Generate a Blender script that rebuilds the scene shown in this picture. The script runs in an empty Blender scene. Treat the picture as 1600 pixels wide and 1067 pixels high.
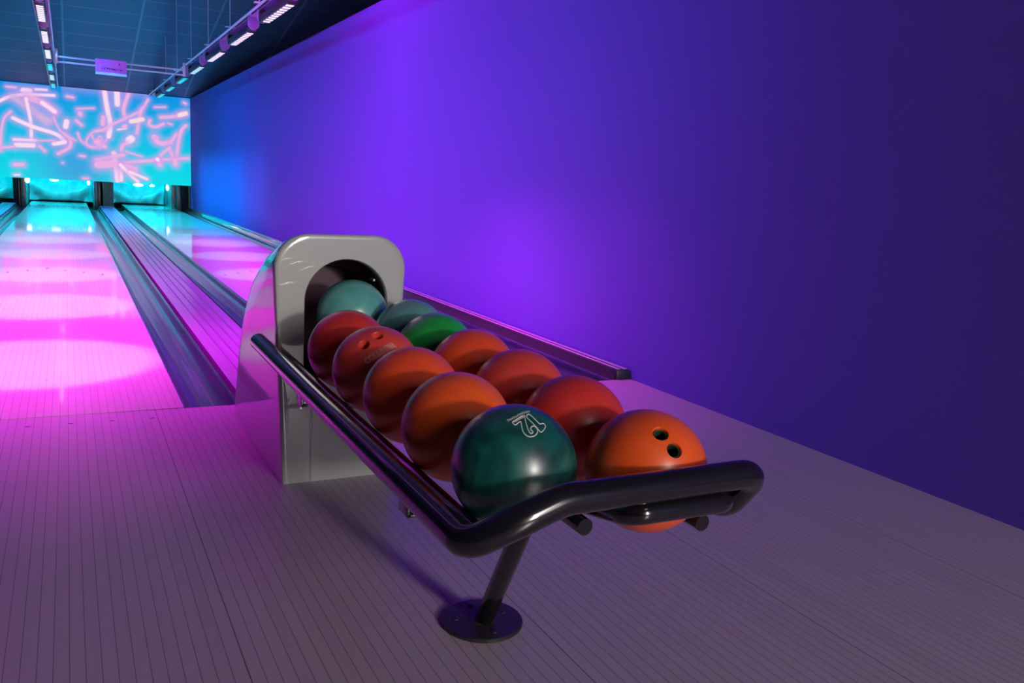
import bpy, bmesh, math, random
from mathutils import Vector, Matrix
random.seed(7)
S = bpy.context.scene
COL = S.collection

# ---------------------------------------------------------------- camera
cam_data = bpy.data.cameras.new('camera')
cam_data.sensor_width = 36.0
cam_data.lens = 1316.85 / 1600 * 36.0
cam_data.clip_start = 0.02
cam_data.clip_end = 200
cam = bpy.data.objects.new('camera', cam_data)
COL.objects.link(cam)
right = Vector((0.88654062, -0.45920956, 0.05632324))
up = Vector((0.03346428, 0.18506937, 0.98215552))
back = Vector((-0.46143891, -0.86883595, 0.17943863))
m = Matrix.Identity(4)
for i in range(3):
    m[i][0], m[i][1], m[i][2] = right[i], up[i], back[i]
m[2][3] = 0.94
cam.matrix_world = m
S.camera = cam

# ---------------------------------------------------------------- exposure, world, lights
S.view_settings.view_transform = 'Standard'
S.view_settings.look = 'None'
S.view_settings.exposure = 0.0
S.view_settings.gamma = 1.0
S.view_settings.use_curve_mapping = False
S.cycles.caustics_reflective = False
world = bpy.data.worlds.new('world')
S.world = world
world.use_nodes = True
world.node_tree.nodes['Background'].inputs[0].default_value = (0.30, 0.22, 0.55, 1)
world.node_tree.nodes['Background'].inputs[1].default_value = 0.04

def area(name, loc, target, sx, sy, power, color, spread=180):
    d = bpy.data.lights.new(name, 'AREA')
    d.shape = 'RECTANGLE'
    d.size, d.size_y = sx, sy
    d.energy = power
    d.color = color
    d.spread = math.radians(spread)
    o = bpy.data.objects.new(name, d)
    COL.objects.link(o)
    o.location = loc
    dirv = (Vector(target) - Vector(loc)).normalized()
    o.rotation_euler = dirv.to_track_quat('-Z', 'Y').to_euler()
    return o

def spot(name, loc, target, power, color, angle, blend, size=0.04):
    d = bpy.data.lights.new(name, 'SPOT')
    d.energy = power
    d.color = color
    d.spot_size = math.radians(angle)
    d.spot_blend = blend
    d.shadow_soft_size = size
    o = bpy.data.objects.new(name, d)
    COL.objects.link(o)
    o.location = loc
    dirv = (Vector(target) - Vector(loc)).normalized()
    o.rotation_euler = dirv.to_track_quat('-Z', 'Y').to_euler()
    return o

WALL_X_ = 2.552
BAR_Y = [4.5 + 1.8 * k for k in range(9)]          # centres of the light bars
TRUSS_X = (-0.175, 1.73)
MAGENTA = (1.0, 0.035, 1.0)
def bar_tone(y):
    if y < 12.5: return 'magenta'
    return 'ice' if y < 14.4 else 'cyan'
WASH = {'magenta': (1.0, 0.008, 0.95), 'ice': (0.30, 0.35, 1.0), 'cyan': (0.0, 0.70, 1.0)}
BEAM = {'magenta': (0.14, 1.0, 0.32), 'ice': (0.3, 0.9, 0.6), 'cyan': (0.0, 0.85, 1.0)}
for tx in TRUSS_X:
    for i, y in enumerate(BAR_Y):
        tone = bar_tone(y)
        area('bar_wash', (tx, y, 2.345), (tx, y - (0.08 if i == 0 else 0.0), 0), 0.05, 1.7, {'magenta': 23, 'ice': 26, 'cyan': 50}[tone] * (2.3 if i == 0 else 1), WASH[tone], 63 if i == 0 else (49 if tone == 'magenta' else 80))
        spot('bar_beam', (tx, y, 2.33), (tx, y, 0), {'magenta': 215, 'ice': 190, 'cyan': 70}[tone], BEAM[tone], 29.5, 0.35, 0.05)
# blue fill lights added at the left truss to colour the side wall
for y in (5.4, 10.0, 14.6):
    area('blue_wall_fill', (TRUSS_X[0] + 0.1, y, 2.44), (WALL_X_, y, 1.25), 4.2, 0.1, 25, (0.02, 0.28, 1.0), 104)
# added unseen strip standing for a further truss, spills purple over lanes and approach
area('purple_spill_fill', (-2.4, 7.2, 2.35), (-1.2, 7.2, 0), 0.12, 9.0, 250, (0.72, 0.03, 0.95), 126)
# pinsetter lamps in the pits
for px in (-2.07, -0.185, 1.69):
    area('pit_lamp', (px, 21.35, 1.05), (px, 22.4, 0.0), 1.0, 0.2, 80, (0.0, 0.82, 1.0), 175)
# warm white behind the camera: small low concourse lamp and an added broad fill
area('concourse_lamp', (1.75, -5.5, 1.95), (0.8, 2.2, 0.45), 0.5, 0.35, 44, (1.0, 0.95, 0.86), 100)
area('soft_fill', (1.85, -6.3, 2.7), (1.2, 2.2, 0.4), 1.3, 3.2, 108, (1.0, 0.93, 0.88), 120)


# ---------------------------------------------------------------- materials
def mat(name, base=(0.5, 0.5, 0.5), rough=0.5, metal=0.0, coat=0.0, coat_rough=0.03, spec=0.5,
        emit=None, estr=1.0, ior=1.5):
    mt = bpy.data.materials.new(name)
    mt.use_nodes = True
    b = mt.node_tree.nodes['Principled BSDF']
    b.inputs['Base Color'].default_value = (*base, 1)
    b.inputs['Roughness'].default_value = rough
    b.inputs['Metallic'].default_value = metal
    b.inputs['Coat Weight'].default_value = coat
    b.inputs['Coat Roughness'].default_value = coat_rough
    b.inputs['Specular IOR Level'].default_value = spec
    b.inputs['IOR'].default_value = ior
    if emit:
        b.inputs['Emission Color'].default_value = (*emit, 1)
        b.inputs['Emission Strength'].default_value = estr
    return mt

def nodes_of(mt):
    nt = mt.node_tree
    return nt, nt.nodes, nt.links, nt.nodes['Principled BSDF']

def math_node(nt, op, a, b=None, c=None):
    n = nt.nodes.new('ShaderNodeMath')
    n.operation = op
    for i, v in enumerate((a, b, c)):
        if v is None:
            continue
        if isinstance(v, (int, float)):
            n.inputs[i].default_value = v
        else:
            nt.links.new(v, n.inputs[i])
    return n.outputs[0]

def noise_bump(mt, scale, strength, dist=0.002, detail=3):
    nt, N, L, b = nodes_of(mt)
    tc = N.new('ShaderNodeTexCoord')
    nz = N.new('ShaderNodeTexNoise')
    nz.inputs['Scale'].default_value = scale
    nz.inputs['Detail'].default_value = detail
    L.new(tc.outputs['Object'], nz.inputs['Vector'])
    bp = N.new('ShaderNodeBump')
    bp.inputs['Strength'].default_value = strength
    bp.inputs['Distance'].default_value = dist
    L.new(nz.outputs[0], bp.inputs['Height'])
    L.new(bp.outputs[0], b.inputs['Normal'])
    return mt

def noise_color(mt, c1, c2, scale, detail=4, lo=0.35, hi=0.65, stretch=(1, 1, 1), distortion=0.0):
    nt, N, L, b = nodes_of(mt)
    tc = N.new('ShaderNodeTexCoord')
    mp = N.new('ShaderNodeMapping')
    mp.inputs['Scale'].default_value = stretch
    nz = N.new('ShaderNodeTexNoise')
    nz.inputs['Scale'].default_value = scale
    nz.inputs['Detail'].default_value = detail
    nz.inputs['Distortion'].default_value = distortion
    rp = N.new('ShaderNodeValToRGB')
    rp.color_ramp.elements[0].position = lo
    rp.color_ramp.elements[1].position = hi
    rp.color_ramp.elements[0].color = (*c1, 1)
    rp.color_ramp.elements[1].color = (*c2, 1)
    L.new(tc.outputs['Object'], mp.inputs[0])
    L.new(mp.outputs[0], nz.inputs['Vector'])
    L.new(nz.outputs[0], rp.inputs[0])
    L.new(rp.outputs[0], b.inputs['Base Color'])
    return mt

def board_material(name, base, base2, line, pitch, width, rough, coat, coat_rough, offset=0.0, seam_every=None):
    """Long narrow boards along Y with thin dark joints."""
    mt = mat(name, base, rough, coat=coat, coat_rough=coat_rough)
    nt, N, L, b = nodes_of(mt)
    tc = N.new('ShaderNodeTexCoord')
    sp = N.new('ShaderNodeSeparateXYZ')
    L.new(tc.outputs['Object'], sp.inputs[0])
    x = math_node(nt, 'ADD', sp.outputs[0], 100.0 * pitch + offset)
    u = math_node(nt, 'DIVIDE', x, pitch)
    fr = math_node(nt, 'FRACT', u)
    idx = math_node(nt, 'FLOOR', u)
    joint = math_node(nt, 'LESS_THAN', fr, width / pitch)
    wn = N.new('ShaderNodeTexWhiteNoise')
    wn.noise_dimensions = '1D'
    L.new(idx, wn.inputs['W'])
    grain = N.new('ShaderNodeTexNoise')
    grain.inputs['Scale'].default_value = 1.0
    grain.inputs['Detail'].default_value = 5
    mp = N.new('ShaderNodeMapping')
    mp.inputs['Scale'].default_value = (60, 1.5, 1)
    L.new(tc.outputs['Object'], mp.inputs[0])
    L.new(mp.outputs[0], grain.inputs['Vector'])
    mixv = math_node(nt, 'ADD', math_node(nt, 'MULTIPLY', wn.outputs['Value'], 0.5),
                     math_node(nt, 'MULTIPLY', grain.outputs[0], 0.5))
    m1 = N.new('ShaderNodeMix')
    m1.data_type = 'RGBA'
    m1.inputs['A'].default_value = (*base, 1)
    m1.inputs['B'].default_value = (*base2, 1)
    L.new(mixv, m1.inputs['Factor'])
    m2 = N.new('ShaderNodeMix')
    m2.data_type = 'RGBA'
    m2.inputs['B'].default_value = (*line, 1)
    L.new(m1.outputs['Result'], m2.inputs['A'])
    if seam_every:
        # every n-th joint is a wider panel joint
        md = math_node(nt, 'MODULO', idx, float(seam_every))
        wide = math_node(nt, 'MULTIPLY', math_node(nt, 'LESS_THAN', md, 0.5),
                         math_node(nt, 'LESS_THAN', fr, 2.0 * width / pitch))
        joint = math_node(nt, 'MAXIMUM', joint, wide)
    L.new(joint, m2.inputs['Factor'])
    L.new(m2.outputs['Result'], b.inputs['Base Color'])
    return mt

M = {}
M['lane'] = board_material('lane_maple', (0.66, 0.58, 0.56), (0.58, 0.50, 0.48), (0.26, 0.19, 0.20),
                           0.0275, 0.0016, 0.30, 0.9, 0.045)
M['approach'] = board_material('approach_maple', (0.46, 0.36, 0.45), (0.41, 0.32, 0.41), (0.13, 0.09, 0.12),
                               0.0275, 0.0013, 0.42, 0.35, 0.22, offset=0.0, seam_every=22)
M['wall'] = noise_bump(mat('blue_wall_paint', (0.15, 0.10, 0.50), 0.8, spec=0.12), 260, 0.35, 0.004, 2)
M['black_trim'] = mat('black_trim', (0.02, 0.02, 0.025), 0.4)
M['gutter'] = noise_color(mat('gutter_plastic', (0.05, 0.06, 0.09), 0.22, coat=0.4, coat_rough=0.1),
                          (0.020, 0.028, 0.055), (0.055, 0.065, 0.10), 3.0, stretch=(30, 0.6, 1))
M['divider'] = noise_color(mat('divider_plastic', (0.2, 0.2, 0.3), 0.28, coat=0.3, coat_rough=0.12),
                           (0.28, 0.15, 0.36), (0.38, 0.22, 0.46), 2.0, stretch=(40, 0.5, 1))
M['hood'] = mat('white_gloss_plastic', (0.45, 0.45, 0.44), 0.28, coat=1.0, coat_rough=0.015)
M['cavity'] = mat('dark_cavity_plastic', (0.085, 0.025, 0.06), 0.5)
M['tube'] = mat('black_powder_coat', (0.008, 0.007, 0.010), 0.22, coat=0.8, coat_rough=0.08)
M['plate'] = mat('black_plate', (0.02, 0.017, 0.02), 0.45, coat=0.15, coat_rough=0.3)
M['steel'] = mat('steel', (0.55, 0.55, 0.58), 0.25, metal=1.0)
M['truss'] = mat('truss_paint', (0.75, 0.72, 0.85), 0.4, metal=0.2)
M['lamp_body'] = mat('lamp_body', (0.03, 0.02, 0.03), 0.4)
M['flange'] = mat('truss_plate', (0.45, 0.35, 0.60), 0.5)
M['kick'] = noise_color(mat('kickback_metal', (0.12, 0.12, 0.13), 0.35, metal=0.4), (0.06, 0.06, 0.07), (0.2, 0.19, 0.2), 4, stretch=(20, 1, 1))
M['kick_brown'] = noise_color(mat('kickback_brown', (0.22, 0.15, 0.10), 0.5), (0.14, 0.10, 0.07), (0.28, 0.19, 0.13), 6, stretch=(8, 1, 1))
M['pit_dark'] = mat('pit_dark', (0.015, 0.012, 0.012), 0.8)
M['curtain'] = noise_color(mat('pit_curtain_vinyl', (0.55, 0.70, 0.75), 0.25, coat=0.6), (0.45, 0.62, 0.70), (0.65, 0.78, 0.80), 5)
M['ink'] = mat('dark_inlay', (0.05, 0.03, 0.04), 0.5)
M['engrave'] = mat('ball_engraving', (0.62, 0.62, 0.60), 0.5)

# sloping ceiling: tiles 1.2 x 0.62 with thin lighter joints
def ceiling_material():
    mt = mat('ceiling_tiles', (0.07, 0.11, 0.24), 0.6)
    nt, N, L, b = nodes_of(mt)
    tc = N.new('ShaderNodeTexCoord')
    sp = N.new('ShaderNodeSeparateXYZ')
    L.new(tc.outputs['Object'], sp.inputs[0])
    def joint(sock, pitch, width, off):
        u = math_node(nt, 'DIVIDE', math_node(nt, 'ADD', sock, 100 * pitch + off), pitch)
        return math_node(nt, 'LESS_THAN', math_node(nt, 'FRACT', u), width / pitch)
    jx = joint(sp.outputs[0], 1.2, 0.035, 0.0)
    jy = joint(sp.outputs[1], 0.66, 0.022, 0.1)
    jj = math_node(nt, 'MAXIMUM', jx, jy)
    nz = N.new('ShaderNodeTexNoise')
    nz.inputs['Scale'].default_value = 1.5
    L.new(tc.outputs['Object'], nz.inputs['Vector'])
    m0 = N.new('ShaderNodeMix'); m0.data_type = 'RGBA'
    m0.inputs['A'].default_value = (0.06, 0.07, 0.18, 1)
    m0.inputs['B'].default_value = (0.08, 0.09, 0.22, 1)
    L.new(nz.outputs[0], m0.inputs['Factor'])
    m1 = N.new('ShaderNodeMix'); m1.data_type = 'RGBA'
    m1.inputs['B'].default_value = (0.17, 0.20, 0.36, 1)
    L.new(m0.outputs['Result'], m1.inputs['A'])
    L.new(jj, m1.inputs['Factor'])
    L.new(m1.outputs['Result'], b.inputs['Base Color'])
    return mt
M['ceiling'] = ceiling_material()

def ball_material(name, c1, c2, rough=0.38, scale=9, coat=0.35, distortion=1.0, coat_rough=0.25):
    return noise_color(mat(name, c1, rough, coat=coat, coat_rough=coat_rough), c1, c2, scale, detail=3,
                       lo=0.35, hi=0.7, distortion=distortion)
BM = {
    'orange': ball_material('ball_orange', (0.82, 0.088, 0.012), (0.88, 0.115, 0.018)),
    'orange_red': ball_material('ball_orange_red', (0.80, 0.070, 0.016), (0.85, 0.088, 0.022)),
    'red': ball_material('ball_red', (0.60, 0.030, 0.025), (0.68, 0.045, 0.035)),
    'coral': ball_material('ball_coral', (0.66, 0.05, 0.04), (0.72, 0.075, 0.05)),
    'green': ball_material('ball_green', (0.012, 0.30, 0.05), (0.018, 0.40, 0.07)),
    'teal': ball_material('ball_teal', (0.09, 0.36, 0.33), (0.15, 0.42, 0.42), rough=0.3),
    'grey_teal': ball_material('ball_grey_teal', (0.10, 0.27, 0.27), (0.14, 0.33, 0.32), rough=0.3),
    'pearl': ball_material('ball_pearl_green', (0.000, 0.035, 0.040), (0.008, 0.15, 0.12), rough=0.4, scale=7,
                           coat=0.7, distortion=2.0, coat_rough=0.28),
}

# ---------------------------------------------------------------- mesh helpers
def finish(name, bm, material, parent=None, smooth=True, sharp=None):
    me = bpy.data.meshes.new(name)
    bmesh.ops.recalc_face_normals(bm, faces=bm.faces)
    bm.to_mesh(me)
    bm.free()
    mats = material if isinstance(material, (list, tuple)) else [material]
    for q in mats:
        me.materials.append(q)
    if smooth:
        me.polygons.foreach_set('use_smooth', [True] * len(me.polygons))
        me.set_sharp_from_angle(angle=math.radians(sharp if sharp else 38))
    o = bpy.data.objects.new(name, me)
    COL.objects.link(o)
    if parent:
        o.parent = parent
    return o

def tag(o, label=None, cat=None, group=None, kind=None):
    if label: o['label'] = label
    if cat: o['category'] = cat
    if group: o['group'] = group
    if kind: o['kind'] = kind
    return o

def empty(name, loc, label, cat, group=None):
    o = bpy.data.objects.new(name, None)
    o.empty_display_size = 0.1
    COL.objects.link(o)
    o.location = loc
    return tag(o, label, cat, group)

def add_box(bm, lo, hi, bevel=0.0, mi=0):
    x0, y0, z0 = lo
    x1, y1, z1 = hi
    vs = [bm.verts.new(p) for p in ((x0, y0, z0), (x1, y0, z0), (x1, y1, z0), (x0, y1, z0),
                                    (x0, y0, z1), (x1, y0, z1), (x1, y1, z1), (x0, y1, z1))]
    fs = [bm.faces.new([vs[i] for i in q]) for q in
          ((3, 2, 1, 0), (4, 5, 6, 7), (0, 1, 5, 4), (1, 2, 6, 5), (2, 3, 7, 6), (3, 0, 4, 7))]
    for f in fs:
        f.material_index = mi
    if bevel > 0:
        es = list({e for f in fs for e in f.edges})
        r = bmesh.ops.bevel(bm, geom=es, offset=bevel, segments=2, affect='EDGES', profile=0.5)
        for f in r['faces']:
            f.material_index = mi
    return fs

def fillet(pts, radii, n=10):
    """Polyline with rounded corners."""
    P = [Vector(p) for p in pts]
    out = [P[0]]
    for i in range(1, len(P) - 1):
        r = radii[i - 1] if isinstance(radii, (list, tuple)) else radii
        a = (P[i - 1] - P[i]); b = (P[i + 1] - P[i])
        la, lb = a.length, b.length
        a.normalize(); b.normalize()
        ang = a.angle(b)
        t = min(r / math.tan(ang / 2), la * 0.49, lb * 0.49)
        s, e = P[i] + a * t, P[i] + b * t
        for k in range(n + 1):
            u = k / n
            # quadratic blend close to an arc
            w = (1 - u) ** 2 + 2 * u * (1 - u) * math.sin(ang / 2) + u ** 2
            out.append(((1 - u) ** 2 * s + 2 * u * (1 - u) * math.sin(ang / 2) * P[i] + u ** 2 * e) / w)
    out.append(P[-1])
    return out

def add_tube(bm, pts, r, seg=20, caps=True, round_cap=False, mi=0):
    P = [Vector(p) for p in pts]
    Q = [P[0]]
    for p in P[1:]:
        if (p - Q[-1]).length > 1e-5:
            Q.append(p)
    P = Q
    n = len(P)
    tang = []
    for i in range(n):
        if i == 0: t = P[1] - P[0]
        elif i == n - 1: t = P[-1] - P[-2]
        else: t = (P[i + 1] - P[i]).normalized() + (P[i] - P[i - 1]).normalized()
        tang.append(t.normalized())
    ref = Vector((0, 0, 1)) if abs(tang[0].z) < 0.9 else Vector((1, 0, 0))
    u = tang[0].cross(ref).normalized()
    rings = []
    def ring(c, u, t, rr):
        v = t.cross(u).normalized()
        return [bm.verts.new(c + (u * math.cos(2 * math.pi * k / seg) + v * math.sin(2 * math.pi * k / seg)) * rr)
                for k in range(seg)]
    if round_cap:
        for k in range(1, 4):
            a = math.pi / 2 * k / 4
            rings.append(ring(P[0] - tang[0] * r * 0.35 * math.cos(a), u, tang[0], r * math.sin(a)))
    for i in range(n):
        u = (u - tang[i] * u.dot(tang[i])).normalized()
        rings.append(ring(P[i], u, tang[i], r))
    if round_cap:
        for k in (3, 2, 1):
            a = math.pi / 2 * k / 4
            rings.append(ring(P[-1] + tang[-1] * r * 0.35 * math.cos(a), u, tang[-1], r * math.sin(a)))
    for a, b in zip(rings, rings[1:]):
        for k in range(seg):
            f = bm.faces.new((a[k], a[(k + 1) % seg], b[(k + 1) % seg], b[k]))
            f.material_index = mi
    if caps:
        bm.faces.new(rings[0][::-1]).material_index = mi
        bm.faces.new(rings[-1]).material_index = mi
    return rings

def add_lathe(bm, prof, centre=(0, 0, 0), seg=32, mi=0):
    """prof: (radius, z) list; closed at both ends when radius is 0."""
    c = Vector(centre)
    rings = []
    for r, z in prof:
        if r < 1e-6:
            rings.append([bm.verts.new(c + Vector((0, 0, z)))])
        else:
            rings.append([bm.verts.new(c + Vector((r * math.cos(2 * math.pi * k / seg), r * math.sin(2 * math.pi * k / seg), z)))
                          for k in range(seg)])
    for a, b in zip(rings, rings[1:]):
        for k in range(seg):
            k2 = (k + 1) % seg
            if len(a) == 1 and len(b) == 1: continue
            if len(a) == 1: f = bm.faces.new((a[0], b[k], b[k2]))
            elif len(b) == 1: f = bm.faces.new((a[k], a[k2], b[0]))
            else: f = bm.faces.new((a[k], a[k2], b[k2], b[k]))
            f.material_index = mi
    return rings

def add_strip(bm, profile, y0, y1, ny=1, closed=False, mi=0):
    """Extrude an (x, z) profile along Y."""
    rows = []
    for j in range(ny + 1):
        y = y0 + (y1 - y0) * j / ny
        rows.append([bm.verts.new((x, y, z)) for x, z in profile])
    n = len(profile)
    for a, b in zip(rows, rows[1:]):
        for k in range(n if closed else n - 1):
            k2 = (k + 1) % n
            bm.faces.new((a[k], a[k2], b[k2], b[k])).material_index = mi
    if closed:
        bm.faces.new(rows[0]).material_index = mi
        bm.faces.new(rows[-1][::-1]).material_index = mi

def add_disc(bm, x, y, z, r, seg=12, mi=0, sx=1.0, sy=1.0):
    vs = [bm.verts.new((x + r * sx * math.cos(2 * math.pi * k / seg), y + r * sy * math.sin(2 * math.pi * k / seg), z))
          for k in range(seg)]
    bm.faces.new(vs).material_index = mi

# ================================================================ THE SETTING
FOUL = 3.486
WALL_X = 2.552
WALL_Z = 2.52
SCREEN_Y = 21.09
LANE_END = 22.9
CURTAIN_Y = 23.0

# approach floor
bm = bmesh.new()
add_box(bm, (-6.0, -7.0, -0.20), (WALL_X, FOUL - 0.006, 0.0))
for sh in (-1.875, 0.0, 1.875):
    for k in range(-3, 4):
        add_disc(bm, -0.156 + sh + 0.1377 * (k - 0), 3.365, 0.0006, 0.0085, mi=1, sx=1.2, sy=0.7)
floor = tag(finish('floor', bm, [M['approach'], M['ink']], smooth=False), kind='structure')

# slab under the lanes
bm = bmesh.new()
add_box(bm, (-6.0, FOUL, -0.20), (WALL_X, 24.2, -0.135))
tag(finish('floor_lane_bed', bm, M['pit_dark'], smooth=False), kind='structure')
bpy.data.objects['floor_lane_bed'].name = 'floor_2'

# side wall, ceiling and the far ends of the hall
bm = bmesh.new()
add_box(bm, (WALL_X, -7.0, -0.20), (WALL_X + 0.12, 24.2, WALL_Z))
tag(finish('wall_right', bm, M['wall'], smooth=False), kind='structure')
bm = bmesh.new()
add_box(bm, (-6.12, -7.12, -0.2), (-6.0, 24.3, 5.3))
tag(finish('wall_left', bm, M['black_trim'], smooth=False), kind='structure')
bm = bmesh.new()
add_box(bm, (-6.0, -7.12, -0.2), (9.0, -7.0, 5.3))
tag(finish('wall_back', bm, M['black_trim'], smooth=False), kind='structure')
bm = bmesh.new()
add_box(bm, (-6.0, 24.2, -0.2), (9.0, 24.3, 2.2))
tag(finish('wall_front', bm, M['pit_dark'], smooth=False), kind='structure')
SL = 0.20
z_top = WALL_Z + 0.012 + SL * (SCREEN_Y - 8.5)
bm = bmesh.new()
prof = [(-7.0, z_top), (8.5, z_top), (24.2, z_top - SL * (24.2 - 8.5)),
        (24.2, z_top - SL * (24.2 - 8.5) + 0.1), (8.5, z_top + 0.1), (-7.0, z_top + 0.1)]
a = [bm.verts.new((-6.0, y, z)) for y, z in prof]
b = [bm.verts.new((9.0, y, z)) for y, z in prof]
n = len(prof)
for k in range(n):
    bm.faces.new((a[k], a[(k + 1) % n], b[(k + 1) % n], b[k]))
bm.faces.new(a[::-1]); bm.faces.new(b)
tag(finish('ceiling', bm, M['ceiling'], smooth=False), kind='structure')
def ceil_z(y):
    return z_top if y < 8.5 else z_top - SL * (y - 8.5)

# ================================================================ LANES, GUTTERS, DIVIDERS
def lane(x0, x1, label):
    bm = bmesh.new()
    add_box(bm, (x0, FOUL + 0.006, -0.06), (x1, LANE_END, 0.0))
    c = (x0 + x1) / 2
    for k in range(-3, 4):
        y = 8.55 - 0.143 * abs(k) - 0.01 * abs(k)
        # small arrow heads pointing down the lane
        x = c + 0.143 * k
        vs = [bm.verts.new(p) for p in ((x - 0.014, y - 0.06, 0.0006), (x + 0.014, y - 0.06, 0.0006), (x, y + 0.06, 0.0006))]
        bm.faces.new(vs).material_index = 1
    for dx in (0.076,):
        add_disc(bm, c + dx, 4.095, 0.0006, 0.006, mi=1, sx=1.3)
    o = finish('bowling_lane', bm, [M['lane'], M['ink']], smooth=False)
    return tag(o, label, 'lane', 'bowling lanes')
lane(-0.755, 0.385, 'glossy pale maple bowling lane left of the white ball return, lit pink')
lane(1.150, 2.230, 'glossy pale maple bowling lane between the ball return and the blue wall')
lane(-2.63, -1.50, 'glossy bowling lane at the far left edge, mostly out of frame')

def gutter(x0, x1, label):
    bm = bmesh.new()
    c, r = (x0 + x1) / 2, (x1 - x0) / 2
    prof = [(x0, 0.0), (x0 + 0.008, -0.004)]
    N_ = 22
    for k in range(N_ + 1):
        t = math.pi * k / N_
        # shallow channel with fine lengthwise ribs
        rib = 0.0016 * (k % 2)
        prof.append((c - (r - 0.012) * math.cos(t), -0.008 - 0.082 * math.sin(t) ** 0.8 + rib))
    prof += [(x1 - 0.008, -0.004), (x1, 0.0), (x1, -0.11), (x0, -0.11)]
    add_strip(bm, prof, FOUL + 0.006, 21.14, ny=1, closed=True)
    o = finish('lane_gutter', bm, M['gutter'], sharp=60)
    return tag(o, label, 'gutter', 'lane gutters')
gutter(0.385, 0.600, 'dark ribbed gutter along the right edge of the left lane')
gutter(0.925, 1.150, 'dark gutter along the left edge of the lane nearest the wall')
gutter(2.230, 2.440, 'dark gutter between the right lane and the black rail at the wall')
gutter(-0.975, -0.755, 'dark gutter along the left edge of the left lane')
gutter(-1.50, -1.27, 'dark gutter beside the lane cut off by the left frame edge')

def divider(x0, x1, label, y1=21.14):
    bm = bmesh.new()
    prof = [(x0, -0.11), (x0, 0.010), (x0 + 0.010, 0.016)]
    w = x1 - x0
    for f in (0.22, 0.40, 0.58, 0.76):
        xx = x0 + w * f
        prof += [(xx - 0.006, 0.018), (xx - 0.003, 0.010), (xx + 0.003, 0.010), (xx + 0.006, 0.018)]
    prof += [(x1 - 0.010, 0.016), (x1, 0.010), (x1, -0.11)]
    add_strip(bm, prof, FOUL + 0.006, y1, closed=True)
    o = finish('lane_divider', bm, M['divider'], sharp=25)
    return tag(o, label, 'divider', 'grooved dividers between gutters')
divider(0.620, 0.905, 'grooved magenta-lit divider running from the ball return to the pit')
divider(-1.25, -0.995, 'grooved divider between the two gutters at the far left')

# capping rail against the wall
rail = empty('capping_rail', (2.495, FOUL, 0), 'black capping rail with two bright ridges running along the foot of the blue wall', 'rail')
bm = bmesh.new()
prof = [(2.442, -0.11), (2.442, -0.02), (2.470, 0.028), (2.474, 0.044), (2.482, 0.050), (2.500, 0.050), (2.506, 0.043), (2.514, 0.043),
        (2.520, 0.050), (2.540, 0.050), (2.549, 0.044), (2.549, -0.11)]
add_strip(bm, [(x - 2.495, z) for x, z in prof], 0.010, 21.14 - FOUL, closed=True)
finish('rail_body', bm, mat('capping_black', (0.05, 0.045, 0.055), 0.12, coat=1.0, coat_rough=0.04), rail, sharp=25)
for xa, xb in ((2.4815, 2.5005), (2.5195, 2.5405)):
    bm = bmesh.new()
    add_box(bm, (xa - 2.495, 0.012, 0.046), (xb - 2.495, 21.13 - FOUL, 0.0525), 0.0015)
    tag(finish('ridge', bm, mat('ridge_plastic', (0.42, 0.34, 0.46), 0.25, coat=0.6), rail), 'bright ridge')
bm = bmesh.new()
add_box(bm, (2.465 - 2.495, -0.010, -0.0), (2.5495 - 2.495, 0.010, 0.049), 0.006)
finish('end_cap', bm, M['black_trim'], rail)

# foul line joint is a dark strip
bm = bmesh.new()
add_box(bm, (-6.0, FOUL - 0.006, -0.02), (WALL_X - 0.001, FOUL + 0.0055, -0.003))
tag(finish('trim_1', bm, M['black_trim'], smooth=False), kind='structure')

# ================================================================ PIT END
def pit_divider(parts, label):
    root = empty('kickback', (sum(p[0] + p[1] for p in parts) / (2 * len(parts)), 21.2, 0), label, 'partition', 'kickbacks between the pits')
    for x0, x1, m_, nm, yy in parts:
        bm = bmesh.new()
        z0 = 0.001 if x0 == 2.13 else -0.1
        add_box(bm, (x0 - root.location.x, yy - 21.2, z0), (x1 - root.location.x, CURTAIN_Y - 0.10 - 21.2, 0.62), 0.006)
        finish(nm, bm, M[m_], root)
    return root
pit_divider([(0.525, 0.600, 'kick', 'side_plate', 21.25), (0.602, 0.664, 'kick', 'side_plate', 21.45),
             (0.700, 0.915, 'kick_brown', 'centre_panel', 21.20)],
            'grey and brown kickback panels between the two lit pits under the screen')
pit_divider([(-1.04, -0.965, 'pit_dark', 'side_plate', 21.25), (-0.955, -0.91, 'kick', 'side_plate', 21.35),
             (-0.895, -0.80, 'kick', 'centre_panel', 21.25)],
            'dark kickback panels left of the left lit pit')
pit_divider([(2.13, 2.24, 'kick', 'side_plate', 21.30), (2.25, 2.345, 'kick', 'side_plate', 21.22),
             (2.36, 2.49, 'pit_dark', 'centre_panel', 21.20), (2.497, 2.545, 'kick_brown', 'edge_strip', 21.18)],
            'black and grey kickback panels in the corner between right pit and blue wall')

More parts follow.
